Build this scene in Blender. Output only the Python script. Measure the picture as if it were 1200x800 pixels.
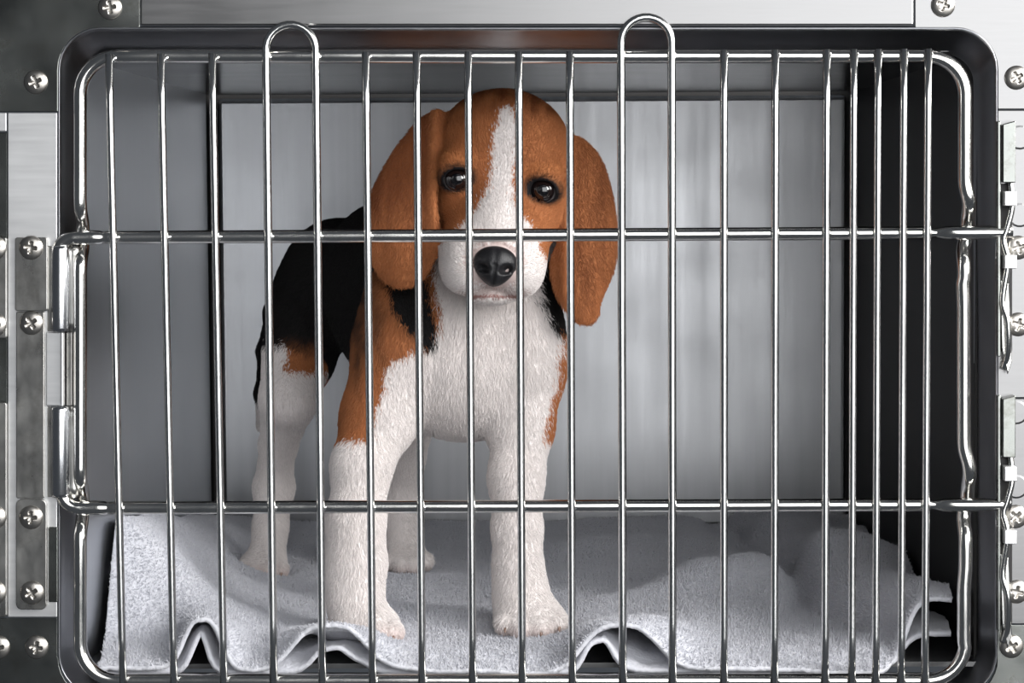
import bpy, bmesh, math, random
import numpy as np
from mathutils import Matrix, Vector, Euler, noise as mnoise
random.seed(7); rng = np.random.default_rng(7)
for o in list(bpy.data.objects): bpy.data.objects.remove(o)
SC = bpy.context.scene
COL = SC.collection

# ------------------------------------------------------------------ camera, light, exposure
K = 0.0006            # metres per photo pixel at the door plane (y = 0)
DIST = 1.66           # lens to door plane
CAMZ = 0.339          # height above the cage floor
FPX = DIST / K
VPX, VPY = 636.0, 225.0
cam_d = bpy.data.cameras.new('camera'); cam = bpy.data.objects.new('camera', cam_d); COL.objects.link(cam)
cam.location = (0, -DIST, CAMZ)
cam.rotation_euler = Euler((math.radians(90) - math.atan((400 - VPY) / FPX), math.radians(0.33), math.atan((VPX - 600) / FPX)), 'XYZ')
cam_d.sensor_width = 36.0; cam_d.lens = FPX / 1200.0 * 36.0
cam_d.clip_start = 0.05
SC.camera = cam

SC.view_settings.view_transform = 'Standard'; SC.view_settings.look = 'None'
SC.view_settings.gamma = 1.0; SC.view_settings.exposure = 0.0
SC.view_settings.use_curve_mapping = False

world = bpy.data.worlds.new('room'); SC.world = world; world.use_nodes = True
bg = world.node_tree.nodes['Background']; bg.inputs[0].default_value = (0.80, 0.88, 1.0, 1); bg.inputs[1].default_value = 0.075

def area(name, loc, target, sx, sy, power, color=(1, 1, 1)):
    d = bpy.data.lights.new(name, 'AREA'); d.shape = 'RECTANGLE'; d.size = sx; d.size_y = sy
    d.energy = power; d.color = color
    o = bpy.data.objects.new(name, d); COL.objects.link(o); o.location = loc
    v = Vector(target) - Vector(loc); o.rotation_euler = v.to_track_quat('-Z', 'Y').to_euler()
    return o
area('key_softbox', (2.15, -1.15, 1.25), (-0.12, 0.15, 0.15), 1.3, 1.4, 135, (1.0, 0.99, 0.975))
area('front_softbox', (1.35, -3.5, 0.95), (0.0, 0.3, 0.15), 3.2, 3.0, 128, (0.98, 0.99, 1.0))

# pixel of the photograph + depth -> point, and back
RM = np.array(cam.rotation_euler.to_matrix()); CP = np.array(cam.location)
def W(px, py, Y=0.0):
    d = RM @ np.array([(px - 600) / FPX, -(py - 400) / FPX, -1.0])
    t = (Y - CP[1]) / d[1]
    return CP + d * t
def proj(P):
    q = (P - CP) @ RM
    return 600 - q[..., 0] / q[..., 2] * FPX, 400 + q[..., 1] / q[..., 2] * FPX
def S(Y): return K * (DIST + Y) / DIST

# ------------------------------------------------------------------ helpers
def tag(o, label=None, cat=None, group=None, kind=None):
    if label: o['label'] = label
    if cat: o['category'] = cat
    if group: o['group'] = group
    if kind: o['kind'] = kind
    return o
def empty(name, loc=(0, 0, 0)):
    o = bpy.data.objects.new(name, None); COL.objects.link(o); o.location = loc; o.empty_display_size = 0.02; return o
def link(name, me, mat, parent=None, smooth=True):
    o = bpy.data.objects.new(name, me); COL.objects.link(o)
    if mat: me.materials.append(mat)
    if parent:
        o.parent = parent; o.matrix_parent_inverse = Matrix.Translation(parent.location).inverted() if parent.parent is None else Matrix.Identity(4)
    if smooth:
        me.polygons.foreach_set('use_smooth', [True] * len(me.polygons))
    return o
def mesh_from(V, F):
    me = bpy.data.meshes.new('m'); me.from_pydata([tuple(map(float, v)) for v in V], [], [tuple(map(int, f)) for f in F]); me.update(); return me
def fast_mesh(V, Q):
    me = bpy.data.meshes.new('m'); n = len(Q)
    me.vertices.add(len(V)); me.vertices.foreach_set('co', np.asarray(V, np.float32).ravel())
    me.loops.add(n * 4); me.loops.foreach_set('vertex_index', np.asarray(Q, np.int32).ravel())
    me.polygons.add(n); me.polygons.foreach_set('loop_start', np.arange(0, n * 4, 4, dtype=np.int32))
    me.update(calc_edges=True); me.validate(); return me
def catmull(P, n=8, closed=False):
    P = [np.array(p, float) for p in P]; out = []; m = len(P)
    rg = range(m) if closed else range(m - 1)
    for i in rg:
        if closed: a, b, c, d = P[(i - 1) % m], P[i], P[(i + 1) % m], P[(i + 2) % m]
        else: a, b, c, d = P[max(i - 1, 0)], P[i], P[i + 1], P[min(i + 2, m - 1)]
        for k in range(n):
            t = k / n
            out.append(0.5 * ((2 * b) + (-a + c) * t + (2 * a - 5 * b + 4 * c - d) * t * t + (-a + 3 * b - 3 * c + d) * t ** 3))
    if not closed: out.append(P[-1])
    return np.array(out)
def tube(pts, r, seg=14, closed=False, cap=True, V=None, F=None):
    """rod along a path; r a number or one per point. returns V, F lists"""
    pts = np.array(pts, float); n = len(pts); V = [] if V is None else V; F = [] if F is None else F
    base = len(V); rr = np.full(n, r) if np.isscalar(r) else np.array(r)
    if closed: T = np.roll(pts, -1, 0) - np.roll(pts, 1, 0)
    else: T = np.gradient(pts, axis=0)
    T /= np.linalg.norm(T, axis=1)[:, None]
    ref = np.array([0, 1.0, 0]) if abs(T[0][1]) < 0.9 else np.array([1.0, 0, 0])
    for i in range(n):
        u = ref - T[i] * np.dot(ref, T[i]); u /= np.linalg.norm(u); ref = u; v = np.cross(T[i], u)
        for k in range(seg):
            a = 2 * math.pi * k / seg; V.append(pts[i] + rr[i] * (math.cos(a) * u + math.sin(a) * v))
    m = n if closed else n - 1
    for i in range(m):
        for k in range(seg):
            a = base + i * seg + k; b = base + i * seg + (k + 1) % seg; c = base + ((i + 1) % n) * seg + (k + 1) % seg; d = base + ((i + 1) % n) * seg + k
            F.append((a, b, c, d))
    if cap and not closed:
        F.append([base + k for k in range(seg)][::-1]); F.append([base + (n - 1) * seg + k for k in range(seg)])
    return V, F
def blob(c, r, V, F, nu=10, nv=7):
    base = len(V)
    for j in range(nv + 1):
        th = math.pi * j / nv
        for i in range(nu):
            a = 2 * math.pi * i / nu
            V.append(np.array(c) + np.array([r[0] * math.sin(th) * math.cos(a), r[1] * math.sin(th) * math.sin(a), r[2] * math.cos(th)]))
    for j in range(nv):
        for i in range(nu):
            F.append((base + j * nu + i, base + (j + 1) * nu + i, base + (j + 1) * nu + (i + 1) % nu, base + j * nu + (i + 1) % nu))
    return V, F
def plate(name, poly, y0, y1, mat, parent, bev=0.0006):
    """sheet cut to a pixel polygon in the face plane, front at y0, back at y1"""
    bm = bmesh.new()
    vs = [bm.verts.new(W(p[0], p[1], 0) * np.array([1, 0, 1]) + np.array([0, y0, 0])) for p in poly]
    f = bm.faces.new(vs)
    f.normal_update()
    if f.normal.y > 0: f.normal_flip()
    r = bmesh.ops.extrude_face_region(bm, geom=[f])
    bmesh.ops.translate(bm, verts=[v for v in r['geom'] if isinstance(v, bmesh.types.BMVert)], vec=(0, y0 - y1, 0))
    bmesh.ops.translate(bm, verts=bm.verts, vec=(0, y1 - y0, 0))
    bmesh.ops.recalc_face_normals(bm, faces=bm.faces)
    me = bpy.data.meshes.new('m'); bm.to_mesh(me); bm.free()
    o = link(name, me, mat, parent, False)
    if bev:
        b = o.modifiers.new('bevel', 'BEVEL'); b.width = bev; b.segments = 2; b.limit_method = 'ANGLE'
    return o
def rect(x0, y0, x1, y1, r=0, n=5):
    if not r: return [(x0, y0), (x1, y0), (x1, y1), (x0, y1)]
    out = []
    for cx, cy, a0 in ((x1 - r, y0 + r, -90), (x1 - r, y1 - r, 0), (x0 + r, y1 - r, 90), (x0 + r, y0 + r, 180)):
        for k in range(n + 1):
            a = math.radians(a0 + 90 * k / n); out.append((cx + r * math.cos(a), cy + r * math.sin(a)))
    return out
def box(name, p0, p1, mat, parent=None, bev=0):
    x0, y0, z0 = p0; x1, y1, z1 = p1
    V = [(x0, y0, z0), (x1, y0, z0), (x1, y1, z0), (x0, y1, z0), (x0, y0, z1), (x1, y0, z1), (x1, y1, z1), (x0, y1, z1)]
    F = [(0, 3, 2, 1), (4, 5, 6, 7), (0, 1, 5, 4), (1, 2, 6, 5), (2, 3, 7, 6), (3, 0, 4, 7)]
    o = link(name, mesh_from(V, F), mat, parent, False)
    if bev:
        b = o.modifiers.new('bevel', 'BEVEL'); b.width = bev; b.segments = 3
    return o

# ------------------------------------------------------------------ materials
def mat(name):
    m = bpy.data.materials.new(name); m.use_nodes = True
    nt = m.node_tree; return m, nt, nt.nodes['Principled BSDF']
def N(nt, t, **kw):
    n = nt.nodes.new(t)
    for k, v in kw.items(): setattr(n, k, v)
    return n
def steel(name, col, rough, streak=(400, 400, 6), rvar=0.10, bump=0.05, cvar=0.12, aniso=0.0, spots=0.0, dist=0.0004):
    m, nt, b = mat(name); L = nt.links.new
    b.inputs['Metallic'].default_value = 1.0
    tc = N(nt, 'ShaderNodeTexCoord'); mp = N(nt, 'ShaderNodeMapping'); mp.inputs['Scale'].default_value = streak
    L(tc.outputs['Object'], mp.inputs[0])
    nz = N(nt, 'ShaderNodeTexNoise'); nz.inputs['Scale'].default_value = 1.0; nz.inputs['Detail'].default_value = 4; L(mp.outputs[0], nz.inputs[0])
    n2 = N(nt, 'ShaderNodeTexNoise'); n2.inputs['Scale'].default_value = 14; n2.inputs['Detail'].default_value = 5; L(tc.outputs['Object'], n2.inputs[0])
    r1 = N(nt, 'ShaderNodeMapRange'); r1.inputs[1].default_value = 0.3; r1.inputs[2].default_value = 0.7
    r1.inputs[3].default_value = rough - rvar; r1.inputs[4].default_value = rough + rvar
    ad = N(nt, 'ShaderNodeMath', operation='ADD'); ad.inputs[1].default_value = 0
    mx = N(nt, 'ShaderNodeMath', operation='MULTIPLY'); mx.inputs[1].default_value = 0.5
    L(nz.outputs[0], ad.inputs[0]); L(n2.outputs[0], ad.inputs[1]); L(ad.outputs[0], mx.inputs[0]); L(mx.outputs[0], r1.inputs[0]); L(r1.outputs[0], b.inputs['Roughness'])
    r2 = N(nt, 'ShaderNodeMapRange'); r2.inputs[1].default_value = 0.3; r2.inputs[2].default_value = 0.7; r2.inputs[3].default_value = 1 - cvar; r2.inputs[4].default_value = 1 + cvar * 0.5
    L(mx.outputs[0], r2.inputs[0])
    mc = N(nt, 'ShaderNodeMix', data_type='RGBA', blend_type='MULTIPLY'); mc.inputs[0].default_value = 1; mc.inputs[6].default_value = (*col, 1)
    L(r2.outputs[0], mc.inputs[7]); out = mc.outputs[2]
    if spots:
        n3 = N(nt, 'ShaderNodeTexNoise'); n3.inputs['Scale'].default_value = 60; n3.inputs['Detail'].default_value = 6; n3.inputs['Roughness'].default_value = 0.7; L(tc.outputs['Object'], n3.inputs[0])
        rr = N(nt, 'ShaderNodeMapRange'); rr.inputs[1].default_value = 0.50; rr.inputs[2].default_value = 0.68; rr.inputs[3].default_value = 0; rr.inputs[4].default_value = spots; L(n3.outputs[0], rr.inputs[0])
        m2 = N(nt, 'ShaderNodeMix', data_type='RGBA'); L(rr.outputs[0], m2.inputs[0]); L(out, m2.inputs[6]); m2.inputs[7].default_value = (col[0] * .45, col[1] * .42, col[2] * .38, 1); out = m2.outputs[2]
    L(out, b.inputs['Base Color'])
    bp = N(nt, 'ShaderNodeBump'); bp.inputs['Strength'].default_value = bump; bp.inputs['Distance'].default_value = dist; L(nz.outputs[0], bp.inputs['Height']); L(bp.outputs[0], b.inputs['Normal'])
    if aniso: b.inputs['Anisotropic'].default_value = aniso
    return m
M_wall = steel('brushed_wall_steel', (0.54, 0.56, 0.59), 0.34, (260, 260, 3), 0.05, 0.10, 0.10)
M_back = steel('brushed_back_steel', (0.46, 0.465, 0.48), 0.36, (90, 90, 2.5), 0.08, 0.22, 0.16)
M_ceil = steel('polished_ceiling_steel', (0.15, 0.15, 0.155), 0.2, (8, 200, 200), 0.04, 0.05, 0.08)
M_rightwall, _nt, _b = mat('shaded_wall_black'); _b.inputs['Base Color'].default_value = (0.010, 0.0095, 0.009, 1); _b.inputs['Roughness'].default_value = 0.45; _b.inputs['Specular IOR Level'].default_value = 0.15  # unlit steel side wall; its shade is put into the black base colour
M_floor = steel('floor_steel', (0.16, 0.16, 0.16), 0.4)
M_rod = steel('polished_rod_steel', (0.80, 0.79, 0.76), 0.17, (60, 60, 60), 0.05, 0.03, 0.12, spots=0.25)
M_bar = steel('bright_bar_steel', (0.74, 0.74, 0.73), 0.20, (80, 80, 20), 0.05, 0.03, 0.10, spots=0.15)
M_post = steel('brushed_post_steel', (0.80, 0.80, 0.80), 0.46, (20, 300, 300), 0.05, 0.05, 0.10)
M_plate = steel('brushed_plate_steel', (0.24, 0.238, 0.238), 0.31, (20, 300, 300), 0.05, 0.08, 0.10)
M_dark = steel('tarnished_plate_steel', (0.27, 0.28, 0.265), 0.26, (30, 30, 30), 0.08, 0.08, 0.4, spots=0.6)
M_hinge = steel('grey_hinge_steel', (0.50, 0.49, 0.465), 0.30, (120, 120, 60), 0.07, 0.06, 0.25, spots=0.4)
M_lip = steel('rolled_lip_steel', (0.62, 0.63, 0.65), 0.22, (60, 60, 20), 0.04, 0.03, 0.1)
M_screw = steel('screw_steel', (0.50, 0.475, 0.44), 0.34, (200, 200, 200), 0.05, 0.05, 0.2, spots=0.3)
M_gap, _nt, _b = mat('black_seam'); _b.inputs['Base Color'].default_value = (0.012, 0.011, 0.011, 1); _b.inputs['Roughness'].default_value = 0.6

# ------------------------------------------------------------------ cage interior (the setting)
XL, XR = W(85, 430, 0)[0], W(1153, 430, 0)[0]
ZT, DEP, YF = 0.437, 0.71, 0.032
def st(o): return tag(o, kind='structure')
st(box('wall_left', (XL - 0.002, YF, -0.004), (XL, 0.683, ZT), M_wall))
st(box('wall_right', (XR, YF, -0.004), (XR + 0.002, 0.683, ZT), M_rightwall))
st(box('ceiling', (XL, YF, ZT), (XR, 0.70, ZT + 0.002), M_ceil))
st(box('floor', (XL - 0.02, YF - 0.004, -0.004), (XR + 0.02, 0.73, -0.0005), M_floor))
# back panel: rounded outer edge standing in front of a dark joint
bx0, bx1, bz1 = W(257, 400, DEP)[0], W(992, 400, DEP)[0], W(600, 113, DEP)[2]
st(box('wall_back', (bx0, DEP, 0.0), (bx1, DEP + 0.012, bz1), M_back, bev=0.0055))
st(box('trim_1', (XL - 0.03, DEP + 0.014, -0.004), (XR + 0.03, DEP + 0.016, ZT + 0.03), M_gap))
st(box('trim_2', (XL - 0.006, 0.683, -0.004), (XL - 0.003, DEP + 0.013, ZT + 0.02), M_gap))
st(box('trim_3', (XR + 0.003, 0.683, -0.004), (XR + 0.006, DEP + 0.013, ZT + 0.02), M_gap))

# ------------------------------------------------------------------ cage front: plates, lip, screws, hinges, latches
front = empty('cage_front', W(600, 800, 0))
tag(front, 'riveted stainless steel front frame of the kennel cage around the barred door', 'cage frame')
def rrect_pts(x0, y0, x1, y1, r, n=8): return rect(x0, y0, x1, y1, r, n)
ox = (69, 33, 1168, 814); ix = (85, 60, 1153, 801)
rings = []
prof = [(-0.10, 0.003), (-0.06, 0.0002), (0.0, -0.0006), (0.06, -0.0002), (0.11, 0.0015), (0.18, 0.006), (0.28, 0.012), (0.6, 0.023), (1.0, 0.036), (1.0, 0.04)]
for t, y in prof:
    b4 = [ox[i] + (ix[i] - ox[i]) * t for i in range(4)]
    rings.append([W(p[0], p[1], 0) * np.array([1, 0, 1]) + np.array([0, y, 0]) for p in rrect_pts(*b4, 48 - 14 * t)])
V = [v for r_ in rings for v in r_]; n = len(rings[0])
F = [(i * n + k, i * n + (k + 1) % n, (i + 1) * n + (k + 1) % n, (i + 1) * n + k) for i in range(len(rings) - 1) for k in range(n)]
M_flange = steel('flange_steel', (0.28, 0.285, 0.30), 0.33, (60, 60, 20), 0.04, 0.03, 0.1)
lip = link('opening_lip', mesh_from(V, F), M_flange, front); tag(lip, 'rolled steel lip around the cage opening')

def arc(cx, cy, r, a0, a1, n=8): return [(cx + r * math.cos(math.radians(a0 + (a1 - a0) * k / n)), cy + r * math.sin(math.radians(a0 + (a1 - a0) * k / n))) for k in range(n + 1)]
TL = plate('corner_plate', [(-120, -90), (164, -90), (164, 33)] + arc(117, 82, 49, -90, -180) + [(68, 131), (-120, 131)], 0.0, 0.002, M_dark, front); tag(TL, 'dark tarnished corner plate at the upper left')
HD = plate('header_plate', rect(165, -90, 1070, 30), -0.0025, 0.002, M_plate, front, 0.0012); tag(HD, 'long brushed strip over the cage opening')
TR = plate('corner_plate', [(1072, -90), (1330, -90), (1330, 128), (1169, 128)] + arc(1120, 82, 49, 0, -90) + [(1072, 33)], 0.0, 0.002, M_plate, front); tag(TR, 'bright corner plate at the upper right')
BL = plate('corner_plate', [(-120, 724), (67, 724), (67, 770)] + arc(117, 770, 49, 180, 90) + [(164, 819), (164, 900), (-120, 900)], 0.0, 0.002, M_dark, front); tag(BL, 'tarnished corner plate at the lower left')
BR = plate('corner_plate', [(1330, 732), (1169, 732), (1169, 770)] + arc(1120, 770, 49, 0, 90) + [(1072, 819), (1072, 900), (1330, 900)], 0.0, 0.002, M_dark, front); tag(BR, 'dark corner plate at the lower right')
FT = plate('sill_plate', rect(165, 820, 1071, 900), -0.0025, 0.002, M_plate, front)
PL = plate('side_post', rect(9, 132, 67, 723), 0.0, 0.003, M_post, front)
PN = plate('side_post', rect(-120, 155, 7, 723), 0.004, 0.006, M_dark, front)  # set-back dark panel added to stand in for the neighbouring cage's door gap
PN2 = plate('side_post', rect(-120, 132, 7.5, 154), 0.0, 0.003, M_post, front)
PR = plate('side_post', rect(1169, 129, 1330, 466), 0.0, 0.003, M_plate, front)
PR2 = plate('side_post', rect(1169, 467, 1330, 731), 0.0, 0.003, M_plate, front)
H1 = plate('hinge_plate', rect(19, 278, 57, 364, 3), -0.0042, 0.0, M_hinge, front)
H2 = plate('hinge_plate', rect(20, 365, 53, 583, 2), -0.0032, 0.0, M_hinge, front)
H3 = plate('hinge_plate', rect(20, 584, 56, 713, 7), -0.0042, 0.0, M_hinge, front)
H4 = plate('hinge_plate', rect(-60, 278, 9, 396, 3), -0.0035, 0.0, M_hinge, front)
H5 = plate('hinge_plate', rect(-60, 471, 9, 722, 3), -0.0035, 0.0, M_hinge, front)
H6 = plate('spacer_strip', rect(57, 617, 68, 705), -0.0015, 0.0, M_dark, front)

# screw: domed head with a cross cut into it
def screw_mesh(r=0.0084, h=0.0030):
    V = [(0, 0, 0)]; F = []; NA, NR = 48, 14
    def hz(x, y):
        q = math.hypot(x, y) / r; z = h * math.sqrt(max(0, 1 - q * q * 0.96))
        c, s = math.cos(0.6), math.sin(0.6); u, v = abs(c * x + s * y), abs(-s * x + c * y)
        w = 0.00105; ln = 0.0043
        inside = (u < w and v < ln) or (v < w and u < ln)
        if inside: z = min(z, h - 0.0026 + 0.0006 * max(u, v) / ln)
        return z
    V[0] = (0, -hz(0, 0), 0)
    for j in range(1, NR + 1):
        for i in range(NA):
            a = 2 * math.pi * i / NA; q = r * (j / NR) ** 0.9; x, y = q * math.cos(a), q * math.sin(a); V.append((x, -hz(x, y), y))
    for i in range(NA): V.append((r * math.cos(2 * math.pi * i / NA), 0.001, r * math.sin(2 * math.pi * i / NA)))
    for i in range(NA): F.append((0, 1 + i, 1 + (i + 1) % NA))
    for j in range(NR):
        for i in range(NA):
            a = 1 + j * NA; F.append((a + i, a + NA + i, a + NA + (i + 1) % NA, a + (i + 1) % NA))
    me = mesh_from(V, F); bm = bmesh.new(); bm.from_mesh(me); bmesh.ops.recalc_face_normals(bm, faces=bm.faces); bm.to_mesh(me); bm.free()
    me.materials.append(M_screw); me.polygons.foreach_set('use_smooth', [True] * len(me.polygons)); return me
SCM = screw_mesh()
def screw(px, py, parent, y=0.0, name='screw', me=None, sc=1.0):
    o = bpy.data.objects.new(name, me or SCM); COL.objects.link(o); o.parent = parent
    w = W(px, py, 0); w[1] = y; o.location = Vector(w); o.rotation_euler = (0, random.uniform(0, 1.5), 0); o.scale = (sc, 1, sc)
for p, par, y in (((129, 9), TL, 0), ((42, 96), TL, 0), ((1105, 6), TR, 0), ((1191, 91), TR, 0), ((43, 758), BL, 0), ((-2, 758), BL, 0), ((1185, 757), BR, 0),
                  ((38, 290), H1, -.0042), ((38, 378), H2, -.0032), ((38, 605), H3, -.0042), ((39, 693), H3, -.0042),
                  ((-5, 290), H4, -.0035), ((-5, 380), H4, -.0035), ((-5, 605), H5, -.0035), ((-5, 693), H5, -.0035),
                  ((1193, 290), PR, 0), ((1193, 380), PR, 0), ((1190, 605), PR2, 0), ((1191, 693), PR2, 0)):
    screw(*p, par, y)
# flat rivets
V, F = [], []
for j, (q, y) in enumerate(((0.0001, -0.0007), (0.0042, -0.0007), (0.005, -0.0003), (0.005, 0.0))):
    for i in range(20): V.append((q * math.cos(i * math.pi / 10), y, q * math.sin(i * math.pi / 10)))
for j in range(3):
    for i in range(20): F.append((j * 20 + i, (j + 1) * 20 + i, (j + 1) * 20 + (i + 1) % 20, j * 20 + (i + 1) % 20))
RVM = mesh_from(V, F); RVM.materials.append(M_plate)
for px, py in ((1195, 161), (1195, 252), (1191, 483), (1191, 570)): screw(px, py, PR if py < 400 else PR2, 0, 'rivet', RVM, 1.7)

# hinge sleeves: barrels rolled from sheet, with their straps
for (ya, yb) in ((288, 388), (476, 582)):
    V, F = [], []
    cx = 71
    tube([W(cx, ya, -0.001), W(cx, ya + 4, -0.001), W(cx, yb - 4, -0.001), W(cx, yb, -0.001)], [0.0062, 0.0068, 0.0068, 0.0064] if ya < 400 else [0.0064, 0.0068, 0.0068, 0.0062], 20, V=V, F=F)
    sl = link('hinge_sleeve', mesh_from(V, F), M_lip, front)
    plate('strap', rect(56, ya, 70, yb), -0.0015, 0.001, M_hinge, sl)
    # flared inner lobe of the rolled sheet
    V, F = [], []
    pts = [W(86 + (6 if k in (0, 9) else 0) * 0.4, ya + (yb - ya) * k / 9, 0.0045) for k in range(10)]
    tube(pts, [0.0042 if 0 < k < 9 else 0.0052 for k in range(10)], 14, V=V, F=F)
    link('sleeve_edge', mesh_from(V, F), M_hinge, sl)
CB = plate('centre_bracket', rect(55, 389, 73, 475), -0.0030, 0.0, M_post, front)
plate('bracket_flange', rect(73, 389, 76, 475), -0.0062, 0.0, M_post, CB)
plate('bracket_web', rect(77, 389, 84, 475), 0.001, 0.004, M_hinge, CB)

# latch assemblies on the right post
def latch(y0):
    par = plate('latch', rect(1167, y0 - 130, 1171, y0 + 145), -0.006, 0.0, M_dark, front)
    tag(par, 'spring latch catching the end of the door rail')
    plate('latch_slot_shade', rect(1171, y0 - 57, 1186, y0 + 140, 2), -0.0012, 0.0, M_gap, par)  # flat black plate; the darkness of the recess is put into its colour
    plate('catch_plate', [(1172, y0 - 126), (1187, y0 - 130), (1187, y0 - 58), (1172, y0 - 58)], -0.010, 0.0, M_dark, par)
    plate('latch_block', rect(1173, y0 - 48, 1187, y0 - 31, 1), -0.014, -0.001, M_post, par)
    plate('latch_block', rect(1173, y0 + 26, 1187, y0 + 42, 1), -0.014, -0.001, M_post, par)
    V, F = [], []
    P = catmull([W(1184, y0 - 60, -0.004), W(1186, y0 - 30, -0.006), W(1180, y0 - 4, -0.006), W(1176, y0 + 10, -0.006), W(1181, y0 + 35, -0.008), W(1175, y0 + 80, -0.007), W(1181, y0 + 105, -0.009), W(1181, y0 + 140, -0.007), W(1176, y0 + 160, -0.003)], 6)
    tube(P, 0.0022, 10, V=V, F=F); link('latch_spring', mesh_from(V, F), M_rod, par)
    plate('latch_blade', [(1170, y0 + 55), (1180, y0 + 60), (1184, y0 + 150), (1179, y0 + 166), (1172, y0 + 135)], -0.0065, -0.003, M_rod, par)
latch(272); latch(592)

# ------------------------------------------------------------------ cage door
door = empty('cage_door', W(610, 800, 0))
tag(door, 'barred steel wire door with two hinged cross rails closing the kennel cage', 'cage door')
R = 0.0049
def XZ(px, py, y):
    w = W(px, py, 0); w[1] = y; return w
x0, y0, x1, y1, cr = 94, 66, 1131, 797, 44
pth = []
for a in np.linspace(0, 1, 20): pth.append((x0 + cr + (x1 - x0 - 2 * cr) * a, y0, 0))
pth += [(x1 - cr + cr * math.sin(t), y0 + cr - cr * math.cos(t), 0) for t in np.linspace(0.12, 1.45, 9)]
def rightdx(y):
    g = lambda c, w: math.exp(-((y - c) / w) ** 4)
    return 6 * g(255, 30) - 1 * g(320, 30) + 7 * g(567, 34) + 2 * g(640, 40)
for yy in np.arange(y0 + cr, y1 - cr, 6.0):
    g = math.exp(-((yy - 273) / 30) ** 4) + math.exp(-((yy - 592) / 30) ** 4); pth.append((x1 + rightdx(yy) - 1.5 * (yy > 330), yy, 0.0095 * g))
pth += [(x1 - cr + cr * math.cos(t), y1 - cr + cr * math.sin(t), 0) for t in np.linspace(0.12, 1.45, 9)]
for a in np.linspace(0, 1, 20): pth.append((x1 - cr - (x1 - x0 - 2 * cr) * a, y1, 0))
pth += [(x0 + cr - cr * math.sin(t), y1 - cr + cr * math.cos(t), 0) for t in np.linspace(0.12, 1.45, 9)]
for yy in np.arange(y1 - cr, y0 + cr, -6.0):
    g = math.exp(-((yy - 277) / 26) ** 4) + math.exp(-((yy - 593) / 26) ** 4); pth.append((x0, yy, 0.0095 * g))
pth += [(x0 + cr - cr * math.cos(t), y0 + cr - cr * math.sin(t), 0) for t in np.linspace(0.12, 1.45, 9)]
V, F = tube([XZ(*p) for p in pth], R, 18, closed=True)
fr = link('door_frame', mesh_from(V, F), M_rod, door); tag(fr, 'thick rounded rod bent round the edge of the door')
Zr = [W(600, 275.5, 0)[2], W(600, 593, 0)[2]]
def px2x(px, py=430): return W(px, py, 0)[0]
for i, zr in enumerate(Zr):
    sgn = -1 if i == 0 else 1
    yl = 275 if i == 0 else 593
    xa = px2x(1086); xh = px2x(70)
    pts, rr = [], []
    for k in range(9):                                   # hook into the sleeve
        t = k / 8 * math.pi / 2; pts.append((xh + 0.012 * (1 - math.cos(t)), -0.001 , zr + sgn * 0.013 * (1 - math.sin(t)))); rr.append(0.0048)
    pts = [(xh, -0.001, zr + sgn * 0.021)] + pts; rr = [0.0048] + rr
    for px, q in ((96, .0052), (110, .0054), (121, .0048), (124, .0040), (127, .0046), (131, .0046)): pts.append((px2x(px), 0, zr)); rr.append(q)
    for px in np.linspace(140, 1080, 30): pts.append((px2x(px), 0, zr)); rr.append(.0046)
    for px, q, dy in ((1089, .0043, 0), (1094, .0030, 0), (1099, .0036, 0), (1106, .0046, -.001), (1115, .0050, -.002), (1135, .0050, -.003), (1158, .0048, -.003), (1170, .0040, -.003), (1184, .0040, -.003)): pts.append((px2x(px), dy, zr)); rr.append(q)
    V, F = tube(pts, rr, 16)
    link('cross_rail', mesh_from(V, F), M_rod, door)
BR_ = 0.0027; YB = -0.0070
ztop, zbot = W(600, 61, 0)[2], W(600, 812, 0)[2]
zt_rod, zb_rod = W(600, 66, 0)[2], W(600, 797, 0)[2]
def welds(x, V, F, zs):
    for z in zs: blob((x + 0.0020, -0.0042, z), (0.0020, 0.0020, 0.0022), V, F, 8, 6)
singles = [138, 198, 257, 433.5, 492, 551.5, 610, 669, 847.5, 907, 966.5, 998, 1026, 1056, 1084]
for px in singles:
    x = px2x(px)
    lean = 0.0014 * math.exp(-((px - 138) / 250) ** 2)
    V, F = tube([(x - lean + lean * 2 * t, YB, ztop + (zbot - ztop) * t) for t in np.linspace(0, 1, 12)], BR_, 12)
    welds(x, V, F, [zt_rod] + Zr + [zb_rod])
    link('bar', mesh_from(V, F), M_bar, door)
for pa, pb, yt in ((317.5, 375, 28), (728.5, 787, 22)):
    xa, xb = px2x(pa), px2x(pb); rad = (xb - xa) / 2; za = W(600, yt, 0)[2] - rad
    pts = [(xa, YB, zbot + (za - zbot) * t) for t in np.linspace(0, 1, 10)]
    pts += [((xa + xb) / 2 - rad * math.cos(t), YB, za + rad * math.sin(t)) for t in np.linspace(0.15, math.pi - 0.15, 14)]
    pts += [(xb, YB, za + (zbot - za) * t) for t in np.linspace(0, 1, 10)]
    V, F = tube(pts, BR_ * 1.06, 12); welds(xa, V, F, [zt_rod] + Zr); welds(xb, V, F, [zt_rod] + Zr)
    o = link('looped_bar', mesh_from(V, F), M_bar, door); tag(o, 'pair of bars joined by a loop above the door')

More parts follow.
